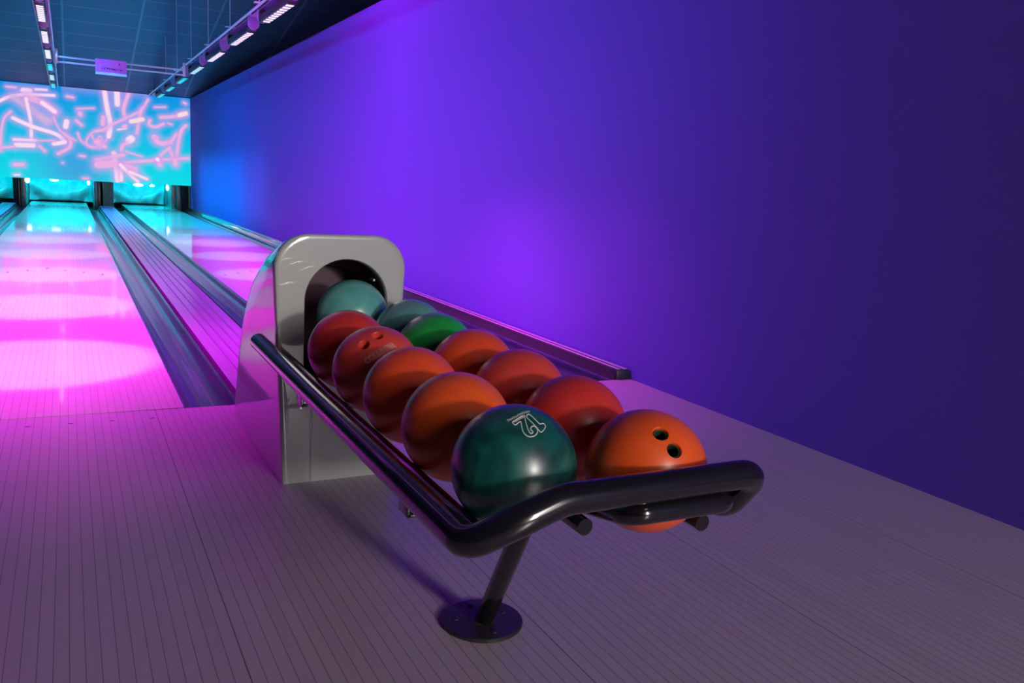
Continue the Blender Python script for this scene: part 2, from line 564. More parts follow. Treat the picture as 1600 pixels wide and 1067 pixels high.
def curtain(x0, x1, label, seed):
    """Sagging vinyl pit curtain."""
    rnd = random.Random(seed)
    bm = bmesh.new()
    nx, nz = 60, 26
    rows = []
    cx = (x0 + x1) / 2
    ph = rnd.uniform(0, 3)
    for j in range(nz + 1):
        v = j / nz
        row = []
        for i in range(nx + 1):
            u = i / nx
            x = x0 + (x1 - x0) * u
            sag = 0.10 * math.sin(math.pi * u)           # swag folds
            z = 0.02 + 0.93 * v
            d = 0.10 * math.sin(7.0 * (v * 1.3 + sag * 4) + ph) + 0.02 * math.sin(14 * u + 5 * v + ph) + 0.012 * math.sin(31 * u - 9 * v)
            edge = 0.14 * (abs(2 * u - 1) ** 6)
            row.append(bm.verts.new((x, CURTAIN_Y + 0.16 + d - edge, z)))
        rows.append(row)
    for a_, b_ in zip(rows, rows[1:]):
        for i in range(nx):
            bm.faces.new((a_[i], a_[i + 1], b_[i + 1], b_[i]))
    g = bmesh.ops.solidify(bm, geom=list(bm.faces), thickness=0.01)
    o = finish('pit_curtain', bm, M['curtain'], sharp=80)
    return tag(o, label, 'curtain', 'vinyl pit curtains')
curtain(-0.80, 0.53, 'cyan lit vinyl curtain in the pit behind the left lane', 1)
curtain(0.915, 2.14, 'cyan lit vinyl curtain in the pit behind the right lane', 4)
curtain(-2.75, -1.03, 'cyan lit vinyl curtain behind the lane cut off at the left', 9)

# ================================================================ SCREEN
STROKES = [
    ('p', 0.0131, [(-1.058, 2.412), (-0.893, 2.411)]),
    ('w', 0.037, [(-0.758, 2.366), (-0.639, 2.367)]),
    ('w', 0.0141, [(-0.528, 2.411), (-0.328, 2.42)]),
    ('w', 0.0196, [(-1.187, 2.116), (-0.989, 2.223), (-0.712, 2.283), (-0.19, 2.318)]),
    ('o', 0.0457, [(-0.931, 2.207), (-0.547, 1.933), (-0.353, 1.749)]),
    ('o', 0.0283, [(-0.489, 1.872), (-0.271, 1.779)]),
    ('p', 0.0435, [(-0.675, 2.22), (-0.398, 2.147), (-0.182, 1.977)]),
    ('w', 0.0283, [(-0.419, 2.145), (-0.192, 1.987)]),
    ('w', 0.0196, [(-0.715, 2.205), (-0.645, 1.725), (-0.65, 1.344)]),
    ('w', 0.0261, [(-0.968, 1.786), (-0.619, 1.638), (-0.179, 1.515), (-0.019, 1.368)]),
    ('w', 0.0196, [(-0.968, 1.343), (-0.57, 1.35)]),
    ('w', 0.0326, [(-0.933, 1.234), (-0.614, 1.246)]),
    ('w', 0.0283, [(-0.227, 1.308), (-0.02, 1.357)]),
    ('p', 0.0218, [(-0.014, 1.528), (0.086, 1.422), (0.07, 1.261), (-0.152, 1.108)]),
    ('p', 0.0131, [(-1.002, 1.915), (-1.125, 1.772), (-1.192, 1.503), (-1.223, 1.102)]),
    ('p', 0.0131, [(-1.211, 1.158), (-0.994, 1.189)]),
    ('p', 0.0163, [(-0.504, 1.242), (-0.406, 1.148)]),
    ('p', 0.0218, [(-0.98, 0.823), (-0.821, 0.833)]),
    ('w', 0.0098, [(-0.99, 0.606), (-0.9, 0.616)]),
    ('p', 0.0163, [(0.055, 2.324), (0.167, 2.313)]),
    ('p', 0.0283, [(0.292, 1.997), (0.301, 1.964)]),
    ('p', 0.0185, [(0.214, 1.831), (0.315, 1.748)]),
    ('w', 0.037, [(0.03, 1.793), (0.008, 1.689)]),
    ('p', 0.0131, [(0.263, 1.09), (0.358, 1.085)]),
    ('p', 0.0087, [(-0.08, 0.918), (-0.072, 0.919)]),
    ('p', 0.0131, [(0.311, 0.605), (0.407, 0.611)]),
    ('p', 0.0054, [(-0.217, 1.873), (-0.094, 1.59), (0.19, 1.407)]),
    ('p', 0.0054, [(0.232, 2.082), (0.569, 2.124)]),
    ('p', 0.0098, [(0.237, 1.571), (0.294, 1.415), (0.46, 1.312), (0.65, 1.279)]),
    ('p', 0.0044, [(-0.53, 1.353), (-0.224, 1.376)]),
    ('p', 0.0098, [(0.83, 1.566), (0.812, 1.493), (0.763, 1.418), (0.692, 1.352), (0.608, 1.306), (0.526, 1.287), (0.458, 1.297), (0.413, 1.335), (0.399, 1.395), (0.417, 1.468), (0.465, 1.542), (0.536, 1.608), (0.618, 1.654), (0.701, 1.674), (0.77, 1.664), (0.815, 1.626), (0.83, 1.566)]),
    ('p', 0.0087, [(0.509, 1.546), (0.57, 1.435), (0.679, 1.536), (0.719, 1.423)]),
    ('w', 0.0329, [(0.781, 2.543), (0.83, 2.137), (0.882, 1.815), (0.845, 1.55)]),
    ('w', 0.0411, [(1.033, 2.547), (1.036, 2.254)]),
    ('p', 0.0247, [(1.278, 2.528), (1.157, 2.167), (1.193, 1.962)]),
    ('p', 0.0165, [(1.66, 2.412), (1.509, 2.166), (1.214, 1.975), (0.943, 1.82), (0.716, 1.671), (0.595, 1.639)]),
    ('p', 0.0206, [(1.53, 2.201), (1.474, 1.997), (1.414, 1.66)]),
    ('y', 0.0329, [(1.305, 1.906), (1.536, 1.97)]),
    ('w', 0.0565, [(1.297, 1.529), (1.254, 1.492)]),
    ('p', 0.0226, [(1.201, 1.422), (1.121, 1.372), (1.093, 1.259)]),
    ('p', 0.0288, [(0.748, 1.946), (0.73, 1.803)]),
    ('w', 0.0103, [(1.033, 1.707), (1.188, 1.742)]),
    ('p', 0.0226, [(1.147, 1.782), (1.189, 1.797)]),
    ('p', 0.0093, [(1.794, 2.258), (2.018, 2.279)]),
    ('p', 0.0247, [(1.918, 2.047), (2.23, 2.096), (2.427, 2.166)]),
    ('y', 0.035, [(2.317, 2.133), (2.449, 2.179)]),
    ('p', 0.0206, [(1.693, 1.961), (1.671, 1.87), (1.797, 1.824), (1.969, 1.906)]),
    ('p', 0.0113, [(2.077, 1.926), (2.141, 1.909)]),
    ('p', 0.0452, [(1.782, 1.599), (1.803, 1.578)]),
    ('p', 0.0329, [(1.823, 1.512), (1.94, 1.471), (2.113, 1.511)]),
    ('p', 0.0206, [(2.113, 1.511), (2.246, 1.703)]),
    ('p', 0.0226, [(2.445, 1.911), (2.345, 1.779), (2.276, 1.478), (2.239, 1.201)]),
    ('p', 0.0247, [(2.089, 1.373), (2.204, 1.062)]),
    ('p', 0.0185, [(2.089, 1.373), (1.936, 1.249), (1.852, 1.085)]),
    ('p', 0.0206, [(1.066, 0.985), (1.826, 1.095), (2.481, 1.183)]),
    ('p', 0.035, [(1.868, 1.041), (1.885, 0.996)]),
    ('p', 0.037, [(2.205, 1.108), (2.215, 1.039)]),
    ('w', 0.037, [(0.937, 1.181), (0.972, 0.939), (1.004, 0.584)]),
    ('w', 0.0206, [(1.075, 0.946), (1.078, 0.61)]),
    ('p', 0.0247, [(0.577, 1.025), (0.884, 1.1), (1.132, 1.161)]),
    ('p', 0.0576, [(0.614, 0.917), (0.921, 0.959)]),
    ('p', 0.0617, [(1.167, 0.884), (1.334, 0.849)]),
    ('w', 0.0226, [(1.065, 0.945), (1.268, 0.733), (1.412, 0.594)]),
    ('w', 0.0185, [(1.249, 0.799), (1.605, 0.661)]),
    ('p', 0.0062, [(1.176, 1.242), (1.508, 1.153)]),
    ('p', 0.0154, [(2.408, 2.416), (2.451, 2.398)]),
    ('p', 0.0308, [(0.647, 1.359), (0.757, 1.323)]),
    ('p', 0.0308, [(0.588, 1.399), (0.649, 1.425)]),
    ('w', 0.0267, [(1.827, 1.117), (1.837, 1.107)]),
]

# small work lamps glowing under the screen edge
BULB = mat('bulb_glow', (0.8, 0.9, 0.9), 0.4, emit=(0.75, 1.0, 1.0), estr=2.2)
for k, (bx, bz, rx, rz, lab) in enumerate(((-0.79, 0.50, 0.05, 0.07, 'small white lamp at the left end of the left pit'),
        (-0.26, 0.525, 0.09, 0.035, 'wide white lamp over the middle of the left pit'),
        (0.43, 0.50, 0.03, 0.06, 'small white lamp at the right end of the left pit'),
        (1.48, 0.50, 0.11, 0.035, 'wide white lamp over the middle of the right pit'),
        (1.78, 0.495, 0.06, 0.022, 'flat white lamp right of the wide lamp in the right pit'),
        (2.12, 0.47, 0.035, 0.07, 'small white lamp at the right end of the right pit'))):
    bm = bmesh.new()
    bmesh.ops.create_uvsphere(bm, u_segments=16, v_segments=10, radius=1.0)
    bmesh.ops.scale(bm, verts=bm.verts, vec=(rx, 0.03, rz))
    add_box(bm, (-0.012, -0.035, 0), (0.012, 0.01, 0.10))
    o = finish('pit_work_lamp', bm, BULB)
    o.location = (bx * 0.962, 21.172, 0.94 - (0.94 - bz) * 0.962)
    tag(o, lab, 'lamp', 'work lamps over the pits')

def build_screen():
    import numpy as np
    x0, x1, z0, z1 = -2.7, WALL_X - 0.006, 0.555, WALL_Z
    nx, nz = 420, 200
    xs = np.linspace(x0, x1, nx + 1)
    zs = np.linspace(z0, z1, nz + 1)
    X, Z = np.meshgrid(xs, zs)
    u = (X + 1.2) / 3.75
    v = (Z - z0) / (z1 - z0)
    g = lambda cx, cz, w: np.exp(-(((X - cx) / w) ** 2 + ((Z - cz) / w) ** 2))
    base = np.zeros(X.shape + (3,))
    top = np.array((0.0, 0.27, 0.76)); bot = np.array((0.0, 0.72, 0.80)); mid = np.array((0.05, 0.31, 0.70))
    base += top * v[..., None] + bot * (1 - v)[..., None]
    k = (g(0.2, 0.9, 0.75))[..., None]
    base = base * (1 - 0.85 * k) + mid * 0.85 * k
    k = (np.exp(-((Z - z1) / 0.10) ** 2) * ((X > -0.05) & (X < 1.65)))[..., None]
    base = base * (1 - 0.75 * k) + np.array((0.25, 0.28, 0.75)) * 0.75 * k
    rs = np.random.RandomState(3)
    base *= (1 + 0.10 * (rs.rand(*X.shape)[..., None] - 0.5))
    cols = {'p': (0.88, 0.42, 0.72), 'w': (1.0, 0.72, 0.88), 'o': (0.62, 0.45, 0.66), 'y': (0.95, 0.72, 0.68)}
    halo = np.array((0.62, 0.33, 0.80))
    def smooth(p):
        if len(p) < 3: return p
        out = []
        for i in range(len(p) - 1):
            a, b, c_, d_ = p[max(i - 1, 0)], p[i], p[i + 1], p[min(i + 2, len(p) - 1)]
            for k in range(4):
                t = k / 4
                out.append(tuple(0.5 * (2 * b[j] + (c_[j] - a[j]) * t + (2 * a[j] - 5 * b[j] + 4 * c_[j] - d_[j]) * t * t
                                        + (3 * b[j] - a[j] - 3 * c_[j] + d_[j]) * t ** 3) for j in (0, 1)))
        return out + [p[-1]]
    for c, w, pts in STROKES:
        pts = smooth(pts)
        d = np.full(X.shape, 9.0)
        for (ax, az), (bx, bz) in zip(pts, pts[1:]):
            vx, vz = bx - ax, bz - az
            t = np.clip(((X - ax) * vx + (Z - az) * vz) / max(vx * vx + vz * vz, 1e-9), 0, 1)
            d = np.minimum(d, np.hypot(X - ax - t * vx, Z - az - t * vz))
        ww = max(w * 1.35, 0.010)
        hk = 0.50 * np.exp(-(np.maximum(d - ww, 0) / (0.8 * ww + 0.035)) ** 2)[..., None]
        base = base * (1 - hk) + halo * hk
        ck = np.clip(1.0 - (d - ww * 0.75) / (0.012 + ww * 0.35), 0, 1)[..., None] * (0.9 if c != 'o' else 0.75)
        base = base * (1 - ck) + np.array(cols[c]) * ck
    # panel body: front face grid, flat back
    verts = np.stack([X.ravel(), np.full(X.size, SCREEN_Y), Z.ravel()], 1)
    idx = np.arange(X.size).reshape(X.shape)
    q = np.stack([idx[:-1, :-1].ravel(), idx[:-1, 1:].ravel(), idx[1:, 1:].ravel(), idx[1:, :-1].ravel()], 1)
    me = bpy.data.meshes.new('display')
    me.from_pydata(verts.tolist(), [], q.tolist())
    ca = me.color_attributes.new('image', 'FLOAT_COLOR', 'POINT')
    buf = np.ones((X.size, 4)); buf[:, :3] = base.reshape(-1, 3)
    ca.data.foreach_set('color', buf.ravel())
    mt = bpy.data.materials.new('screen_image')
    mt.use_nodes = True
    nt = mt.node_tree
    b = nt.nodes['Principled BSDF']
    at = nt.nodes.new('ShaderNodeVertexColor'); at.layer_name = 'image'
    b.inputs['Base Color'].default_value = (0.02, 0.02, 0.02, 1)
    b.inputs['Roughness'].default_value = 0.6
    nt.links.new(at.outputs[0], b.inputs['Emission Color'])
    b.inputs['Emission Strength'].default_value = 1.0
    me.materials.append(mt)
    root = empty('projection_screen', (0, SCREEN_Y, z0), 'wide cyan masking screen with glowing pink brush strokes above the pits', 'screen')
    o = bpy.data.objects.new('display', me)
    COL.objects.link(o)
    o.parent = root
    o.location = (0, -SCREEN_Y, -z0)
    bm = bmesh.new()
    add_box(bm, (x0, 0.003, 0.0), (x1, 0.045, z1 - z0))
    finish('backing_panel', bm, M['black_trim'], root, smooth=False)
build_screen()

# ================================================================ LIGHT TRUSSES
def cell_material(name, col, s):
    """Nine glowing cells with dark bars between, along the length of the bar."""
    mt = mat(name, (0.1, 0.1, 0.1), 0.4, emit=col, estr=s)
    nt, N, L, b = nodes_of(mt)
    tc = N.new('ShaderNodeTexCoord')
    sp = N.new('ShaderNodeSeparateXYZ')
    L.new(tc.outputs['Object'], sp.inputs[0])
    fr = math_node(nt, 'FRACT', math_node(nt, 'DIVIDE', math_node(nt, 'ADD', sp.outputs[1], 0.53), 1.06 / 9))
    on = math_node(nt, 'MULTIPLY', math_node(nt, 'GREATER_THAN', fr, 0.17), math_node(nt, 'LESS_THAN', fr, 0.83))
    L.new(math_node(nt, 'MULTIPLY', on, s), b.inputs['Emission Strength'])
    return mt
CELL = {'white': cell_material('led_cell_pinkwhite', (1.0, 0.78, 0.95), 1.25),
        'ice': cell_material('led_cell_ice', (0.55, 0.80, 1.0), 1.1),
        'cyan': cell_material('led_cell_cyan', (0.0, 0.78, 0.95), 1.0)}

def truss(tx, label):
    root = empty('lighting_truss', (tx, 12.4, 2.5), label, 'truss', 'lighting trusses over the lanes')
    for dx, r in ((-0.065, 0.013), (0.065, 0.013)):
        bm = bmesh.new()
        add_tube(bm, [(dx, 3.4 - 12.4, 0), (dx, SCREEN_Y - 0.03 - 12.4, 0)], r, 12)
        finish('rail', bm, M['truss'], root)
    bm = bmesh.new()
    add_box(bm, (-0.030, 3.4 - 12.4, -0.014), (0.052, SCREEN_Y - 0.04 - 12.4, -0.004))
    for k in range(19):
        add_box(bm, (-0.063, 3.6 + 0.93 * k - 12.4, -0.012), (0.063, 3.63 + 0.93 * k - 12.4, 0.006))
    finish('web_plate', bm, M['flange'], root, smooth=False)
    return root
truss(TRUSS_X[0], 'ceiling lighting truss over the middle of the left lane')
truss(TRUSS_X[1], 'ceiling lighting truss over the right lane, beside the blue wall')

def light_bar(label, where, tone, loc):
    root = empty('light_bar', loc, label, 'stage light', where)
    bm = bmesh.new()
    add_box(bm, (-0.045, -0.56, -0.028), (0.045, 0.56, 0.040), 0.006)
    housing = finish('housing', bm, M['lamp_body'], root)
    bm = bmesh.new()
    add_box(bm, (-0.030, -0.53, -0.0335), (0.030, 0.53, -0.0275), 0.001)
    finish('led_cells', bm, CELL[tone], housing)
    for s in (-1, 1):
        bm = bmesh.new()
        add_box(bm, (-0.045, s * 0.61 - 0.035, -0.02), (0.045, s * 0.61 + 0.035, 0.085), 0.006)
        finish('end_bracket', bm, M['lamp_body'], root)
        n = 14
        pr = [(-0.055, 0.098)] + [(0.055 * math.cos(math.pi + math.pi * k / n), 0.035 + 0.055 * math.sin(math.pi + math.pi * k / n)) for k in range(n + 1)] + [(0.055, 0.098)]
        bm = bmesh.new()
        add_strip(bm, pr, s * 0.665 - 0.015, s * 0.665 + 0.015, closed=True)
        finish('hanger_plate', bm, M['flange'], root)
    return root
ordn = ['nearest the camera', 'second from the camera', 'third from the camera', 'fourth from the camera', 'fifth from the camera',
        'fifth from the screen', 'fourth from the screen', 'third from the screen', 'second from the screen', 'nearest the screen']
vis = ['first visible at the top frame edge', 'second visible from the top edge', 'third visible from the top edge', 'fourth visible from the top edge',
       'fourth from the screen', 'third from the screen', 'second from the screen', 'nearest the screen']
TONES = (('white', 'white', 'white', 'white', 'cyan', 'ice', 'cyan'), ('white', 'white', 'white', 'ice', 'cyan', 'cyan', 'cyan'))
WHERE = (('just above the top frame edge', 'the topmost in view', 'second from the top edge', 'last before the cross beam',
          'first past the cross beam', 'second from the screen', 'nearest the screen'),
         ('the largest, topmost in view', 'second from the top edge', 'third from the top edge', 'last before the cross beam',
          'first past the cross beam', 'second from the screen', 'nearest the screen'))
for ti, tx in enumerate(TRUSS_X):
    side = 'left' if ti == 0 else 'right'
    for k, y in enumerate(BAR_Y):
        if k < 2:
            tone, where = 'white', ('nearest above the foul line' if k == 0 else 'second beyond the foul line')
        else:
            tone, where = TONES[ti][k - 2], WHERE[ti][k - 2]
        cw = {'white': 'pink white', 'ice': 'pale ice blue', 'cyan': 'cyan'}[tone]
        light_bar('%s LED light bar on the %s truss, %s' % (cw, side, where), 'LED light bars along the %s truss' % side, tone, (tx, y, 2.385))

# suspension cables to the sloping ceiling
for ti, tx in enumerate(TRUSS_X):
    if ti == 0:
        continue
    for k, y in enumerate((8.6, 10.25, 11.9, 13.6, 15.4, 17.2, 20.0)):
        zc = ceil_z(y)
        bm = bmesh.new()
        add_tube(bm, [(0, 0, 0), (0, 0, zc - 2.535)], 0.006, 8)
        add_box(bm, (-0.05, -0.03, -0.004), (0.03, 0.03, 0.004))
        o = finish('suspension_cable', bm, M['truss'])
        o.location = (tx - 0.065, y, 2.517)
        tag(o, 'thin vertical wire holding the right truss, number %s along from the camera' % ('one two three four five six seven'.split()[k]),
            'cable', 'wires holding the right truss')

# cross beam with a small curved sign box
beam = empty('cross_beam', (0.7, 14.0, 2.38), 'twin tube cross beam joining the two lighting trusses', 'beam')
for dz in (0.012, -0.058):
    bm = bmesh.new()
    add_tube(bm, [(-0.80, 0, dz), (0.93, 0, dz)], 0.013, 12)
    finish('tube', bm, M['truss'], beam)
bm = bmesh.new()
for x in (-0.78, 0.91):
    add_box(bm, (x - 0.02, -0.02, -0.08), (x + 0.02, 0.02, 0.118), 0.004)
finish('end_clamp', bm, M['truss'], beam)
sign = empty('hanging_sign', (0.615, 13.94, 2.30), 'small violet curved sign box hanging on the cross beam', 'sign')
M['sign'] = mat('sign_violet', (0.45, 0.14, 0.72), 0.45, emit=(0.35, 0.08, 0.85), estr=0.4)
M['sign_lip'] = mat('sign_lip', (0.2, 0.4, 0.8), 0.4, emit=(0.16, 0.38, 0.95), estr=0.8)
bm = bmesh.new()
n = 14
fr = []
for i in range(n + 1):
    x = -0.205 + 0.41 * i / n
    y = -0.045 * (1 - (x / 0.205) ** 2)
    fr.append((x, y))
def slab(bm, z0, z1, grow=0.0, back_y=0.03):
    lo = [bm.verts.new((x, y - grow, z0)) for x, y in fr] + [bm.verts.new((0.205, back_y, z0)), bm.verts.new((-0.205, back_y, z0))]
    hi = [bm.verts.new((x, y - grow, z1)) for x, y in fr] + [bm.verts.new((0.205, back_y, z1)), bm.verts.new((-0.205, back_y, z1))]
    q = len(lo)
    for k in range(q):
        bm.faces.new((lo[k], lo[(k + 1) % q], hi[(k + 1) % q], hi[k]))
    bm.faces.new(lo[::-1]); bm.faces.new(hi)
slab(bm, -0.065, 0.115)
finish('sign_face', bm, M['sign'], sign, sharp=40)
bm = bmesh.new()
slab(bm, -0.095, -0.067, 0.012)
finish('bottom_lip', bm, M['sign_lip'], sign, sharp=40)
bm = bmesh.new()
rnd = random.Random(5)
x = -0.12
while x < 0.13:
    y = -0.045 * (1 - (x / 0.205) ** 2) - 0.003
    h = rnd.uniform(0.012, 0.03)
    add_box(bm, (x, y, -0.018 - h / 2), (x + 0.010, y + 0.003, -0.018 + h / 2))
    add_box(bm, (x, y, -0.014 + rnd.uniform(-0.014, 0.014)), (x + 0.024, y + 0.003, -0.008 + rnd.uniform(-0.003, 0.010)))
    x += 0.030
finish('faint_lettering', bm, mat('sign_ink', (0.12, 0.03, 0.35), 0.5), sign, smooth=False)
bm = bmesh.new()
add_tube(bm, [(0.11, -0.02, 0.062), (0.11, -0.05, 0.062)], 0.012, 12)
finish('knob', bm, M['lamp_body'], sign)

# ================================================================ BALL RETURN HOOD
HX0, HX1, HY = 0.557, 0.908, 2.503
hood = empty('ball_return_hood', ((HX0 + HX1) / 2, HY, 0), 'glossy white ball return hood with arched black opening at the lane head', 'ball return')
def hood_outline(height, grow, y, nseg=10, nside=12):
    """Arch outline in XZ from the left foot, over the top, to the right foot."""
    cxm = (HX0 + HX1) / 2
    R = min(0.105, height * 0.45)
    zc = height - R
    pts = []
    def half(z):
        return (HX1 - HX0) / 2 + 0.029 * min(1.0, z / 0.70) + grow
    for k in range(nside + 1):
        z = zc * k / nside
        pts.append((cxm - half(z), z))
    h2 = half(zc)
    for k in range(1, nseg + 1):
        t = math.pi / 2 * k / nseg
        pts.append((cxm - h2 + R - R * math.cos(t), zc + (R + grow * 0) * math.sin(t)))
    # top run
    left = pts[:]
    for k in range(1, 8):
        pts.append((cxm - h2 + R + (2 * (h2 - R)) * k / 8, height))
    for x, z in left[::-1]:
        pts.append((2 * cxm - x, z))
    return [(x, z) for x, z in pts]
slices = [(HY, 0.757, -0.014), (HY, 0.764, -0.008), (HY + 0.002, 0.768, -0.003), (HY + 0.007, 0.771, 0.0), (HY + 0.03, 0.770, 0.0), (HY + 0.06, 0.766, 0.0),
          (2.625, 0.750, 0), (2.71, 0.725, 0), (2.80, 0.691, 0), (2.87, 0.660, 0), (2.93, 0.626, 0), (3.00, 0.575, 0), (3.06, 0.522, 0),
          (3.115, 0.465, 0), (3.165, 0.405, 0), (3.215, 0.340, 0), (3.26, 0.27, 0), (3.295, 0.20, 0), (3.325, 0.13, 0), (3.345, 0.06, 0), (3.352, 0.02, 0)]
bm = bmesh.new()
rings = []
ox = hood.location.x
for y, h, g in slices:
    rings.append([bm.verts.new((x - ox, y - HY, z)) for x, z in hood_outline(h, g, y)])
for a_, b_ in zip(rings, rings[1:]):
    for k in range(len(a_) - 1):
        bm.faces.new((a_[k], a_[k + 1], b_[k + 1], b_[k]))
bm.faces.new(rings[-1])
# front face with the arched opening
OXC, OZC, OR, OZB = 0.748, 0.568, 0.131, 0.33
outer = rings[0]
no = len(outer)
hole_pts = []
# opening perimeter, sampled so that it pairs with the outer outline
def opening(s):
    """s in 0..1 from bottom-left up over the arch to bottom-right"""
    side = OZC - OZB
    arc = math.pi * OR
    tot = 2 * side + arc
    d = s * tot
    if d < side: return (OXC - OR, OZB + d)
    if d < side + arc:
        t = (d - side) / OR
        return (OXC - OR * math.cos(t), OZC + OR * math.sin(t))
    return (OXC + OR, OZC - (d - side - arc))
lens = [0.0]
for k in range(1, no):
    lens.append(lens[-1] + (outer[k].co - outer[k - 1].co).length)
# the outer feet below the sill pair with the sill corners
zs0 = OZB
sill_k = next(k for k in range(no) if outer[k].co.z >= zs0)
sill_r = no - 1 - sill_k
tot = lens[sill_r] - lens[sill_k]
inner = []
for k in range(sill_k, sill_r + 1):
    x, z = opening((lens[k] - lens[sill_k]) / tot)
    inner.append(bm.verts.new((x - ox, 0.0, z)))
for i, k in enumerate(range(sill_k, sill_r)):
    bm.faces.new((outer[k], outer[k + 1], inner[i + 1], inner[i]))
low = [outer[k] for k in range(0, sill_k + 1)] + [inner[0], inner[-1]] + [outer[k] for k in range(sill_r, no)]
bm.faces.new(low)
# moulded lip turning into the opening
lip = [inner]
for dy, sh in ((0.004, 0.003), (0.020, 0.005), (0.050, 0.006)):
    row = []
    for v in inner:
        c = Vector((OXC - ox, v.co.y, OZC))
        d = Vector((v.co.x, 0, v.co.z)) - Vector((c.x, 0, min(max(v.co.z, OZB), OZC)))
        d.y = 0
        if d.length > 1e-6: d.normalize()
        row.append(bm.verts.new(Vector((v.co.x, dy, v.co.z)) - d * sh))
    lip.append(row)
for a_, b_ in zip(lip, lip[1:]):
    for k in range(len(a_) - 1):
        bm.faces.new((a_[k], a_[k + 1], b_[k + 1], b_[k]))
    bm.faces.new((a_[0], b_[0], b_[-1], a_[-1]))
shell = finish('shell', bm, M['hood'], hood, sharp=32)
# dark chute inside
bm = bmesh.new()
rows = []
for y, r_, zb in ((0.045, OR - 0.007, OZB + 0.004), (0.30, OR - 0.007, OZB + 0.004)):
    row = []
    for k in range(25):
        if k < 4: p = (OXC - r_, zb + (OZC - zb) * k / 4)
        elif k > 20: p = (OXC + r_, zb + (OZC - zb) * (24 - k) / 4)
        else:
            t = math.pi * (k - 4) / 16
            p = (OXC - r_ * math.cos(t), OZC + r_ * math.sin(t) * (1.0 if y < 0.1 else 0.62))
        row.append(bm.verts.new((p[0] - ox, y, p[1])))
    rows.append(row)
for k in range(24):
    bm.faces.new((rows[0][k], rows[0][k + 1], rows[1][k + 1], rows[1][k]))
bm.faces.new((rows[0][0], rows[1][0], rows[1][-1], rows[0][-1]))
bm.faces.new(rows[1])
liner = finish('chute_liner', bm, M['cavity'], hood, sharp=50)
for (px, pz, py) in ((OXC - OR + 0.014, 0.622, 0.055), (OXC + OR - 0.026, 0.630, 0.060)):
    bm = bmesh.new()
    add_lathe(bm, [(0, 0.010), (0.006, 0.009), (0.011, 0.005), (0.012, 0.0), (0.012, -0.006), (0, -0.006)], seg=20)
    bmesh.ops.rotate(bm, verts=bm.verts, cent=(0, 0, 0), matrix=Matrix.Rotation(math.radians(90 if px < OXC else -90), 3, 'Y') if False else Matrix.Rotation(math.radians(60), 3, 'X'))
    bmesh.ops.translate(bm, verts=bm.verts, vec=(px - ox, py, pz))
    finish('bolt', bm, M['steel'], liner)
# moulded base rib and mounting tab of the front foot
bm = bmesh.new()
add_box(bm, (0.640 - ox, -0.0015, 0.004), (0.646 - ox, 0.004, OZB - 0.02), 0.0006)
finish('moulded_seam', bm, M['hood'], hood)
for z in (0.272, 0.240):
    bm = bmesh.new()
    add_lathe(bm, [(0, 0.003), (0.005, 0.002), (0.006, 0)], seg=14)
    bmesh.ops.rotate(bm, verts=bm.verts, cent=(0, 0, 0), matrix=Matrix.Rotation(math.radians(90), 3, 'X'))
    bmesh.ops.translate(bm, verts=bm.verts, vec=(0.612 - ox, -0.0005, z))
    finish('screw', bm, M['steel'], shell)

# ================================================================ BALL RACK
rack = empty('ball_rack', (0.774, 1.522, 0), 'black tubular ball rack on one leaning post in front of the white hood', 'ball rack')
RO = rack.location
def rel(pts):
    return [Vector(p) - RO for p in pts]
RT = 0.0248
path = [(0.500, 2.585, 0.436), (0.500, 1.045, 0.423), (0.560, 1.012, 0.462), (0.640, 1.012, 0.488), (1.022, 1.012, 0.488), (1.030, 1.085, 0.400), (1.040, 1.25, 0.385), (1.040, 2.47, 0.385)]
pp = fillet(path, [0.045, 0.12, 0.12, 0.040, 0.08, 0.2], 12)
bm = bmesh.new()
add_tube(bm, rel(pp), RT, 28, round_cap=False)
finish('guard_rail', bm, M['tube'], rack, sharp=50)
SR = 0.015
for x, z0_, z1_, y0_, y1_ in ((0.569, 0.390, 0.398, 1.13, 2.48, ), (0.758, 0.382, 0.392, 1.125, 2.48), (0.802, 0.374, 0.388, 1.28, 2.48), (0.984, 0.371, 0.386, 1.090, 2.48)):
    bm = bmesh.new()
    add_tube(bm, rel([(x, y0_, z0_), (x, y1_, z1_)]), SR, 20)
    finish('support_rail', bm, M['tube'], rack, sharp=50)
# low stop bar bent round in front of the right row
loop = fillet([(0.800, 1.30, 0.372), (0.777, 1.045, 0.434), (0.787, 1.020, 0.4425), (0.970, 1.020, 0.4405), (0.990, 1.12, 0.400)], [0.05, 0.03, 0.03], 12)
bm = bmesh.new()
add_tube(bm, rel(loop), 0.0188, 24)
finish('stop_bar', bm, M['tube'], rack, sharp=50)
for y in (1.30, 2.05):
    bm = bmesh.new()
    add_tube(bm, rel([(0.566, y, 0.366), (1.037, y, 0.360)]), 0.010, 16)
    add_box(bm, (0.497 - RO.x, y - 0.022 - RO.y, 0.374 - RO.z), (0.568 - RO.x, y + 0.022 - RO.y, 0.380 - RO.z), 0.001)
    add_box(bm, (0.496 - RO.x, y - 0.022 - RO.y, 0.375 - RO.z), (0.503 - RO.x, y + 0.022 - RO.y, 0.404 - RO.z), 0.001)
    finish('cross_bar', bm, M['tube'], rack, sharp=50)
bm = bmesh.new()
add_tube(bm, rel([(0.774, 1.518, 0.004), (0.760, 1.310, 0.352)]), 0.0205, 28)
finish('post', bm, M['tube'], rack, sharp=50)
bm = bmesh.new()
add_lathe(bm, [(0, 0), (0.087, 0), (0.089, 0.002), (0.089, 0.007), (0.087, 0.009), (0.03, 0.0095), (0.027, 0.013), (0, 0.013)], centre=(0, 0, 0.0002), seg=56)
plate = finish('base_plate', bm, M['plate'], rack, sharp=30)
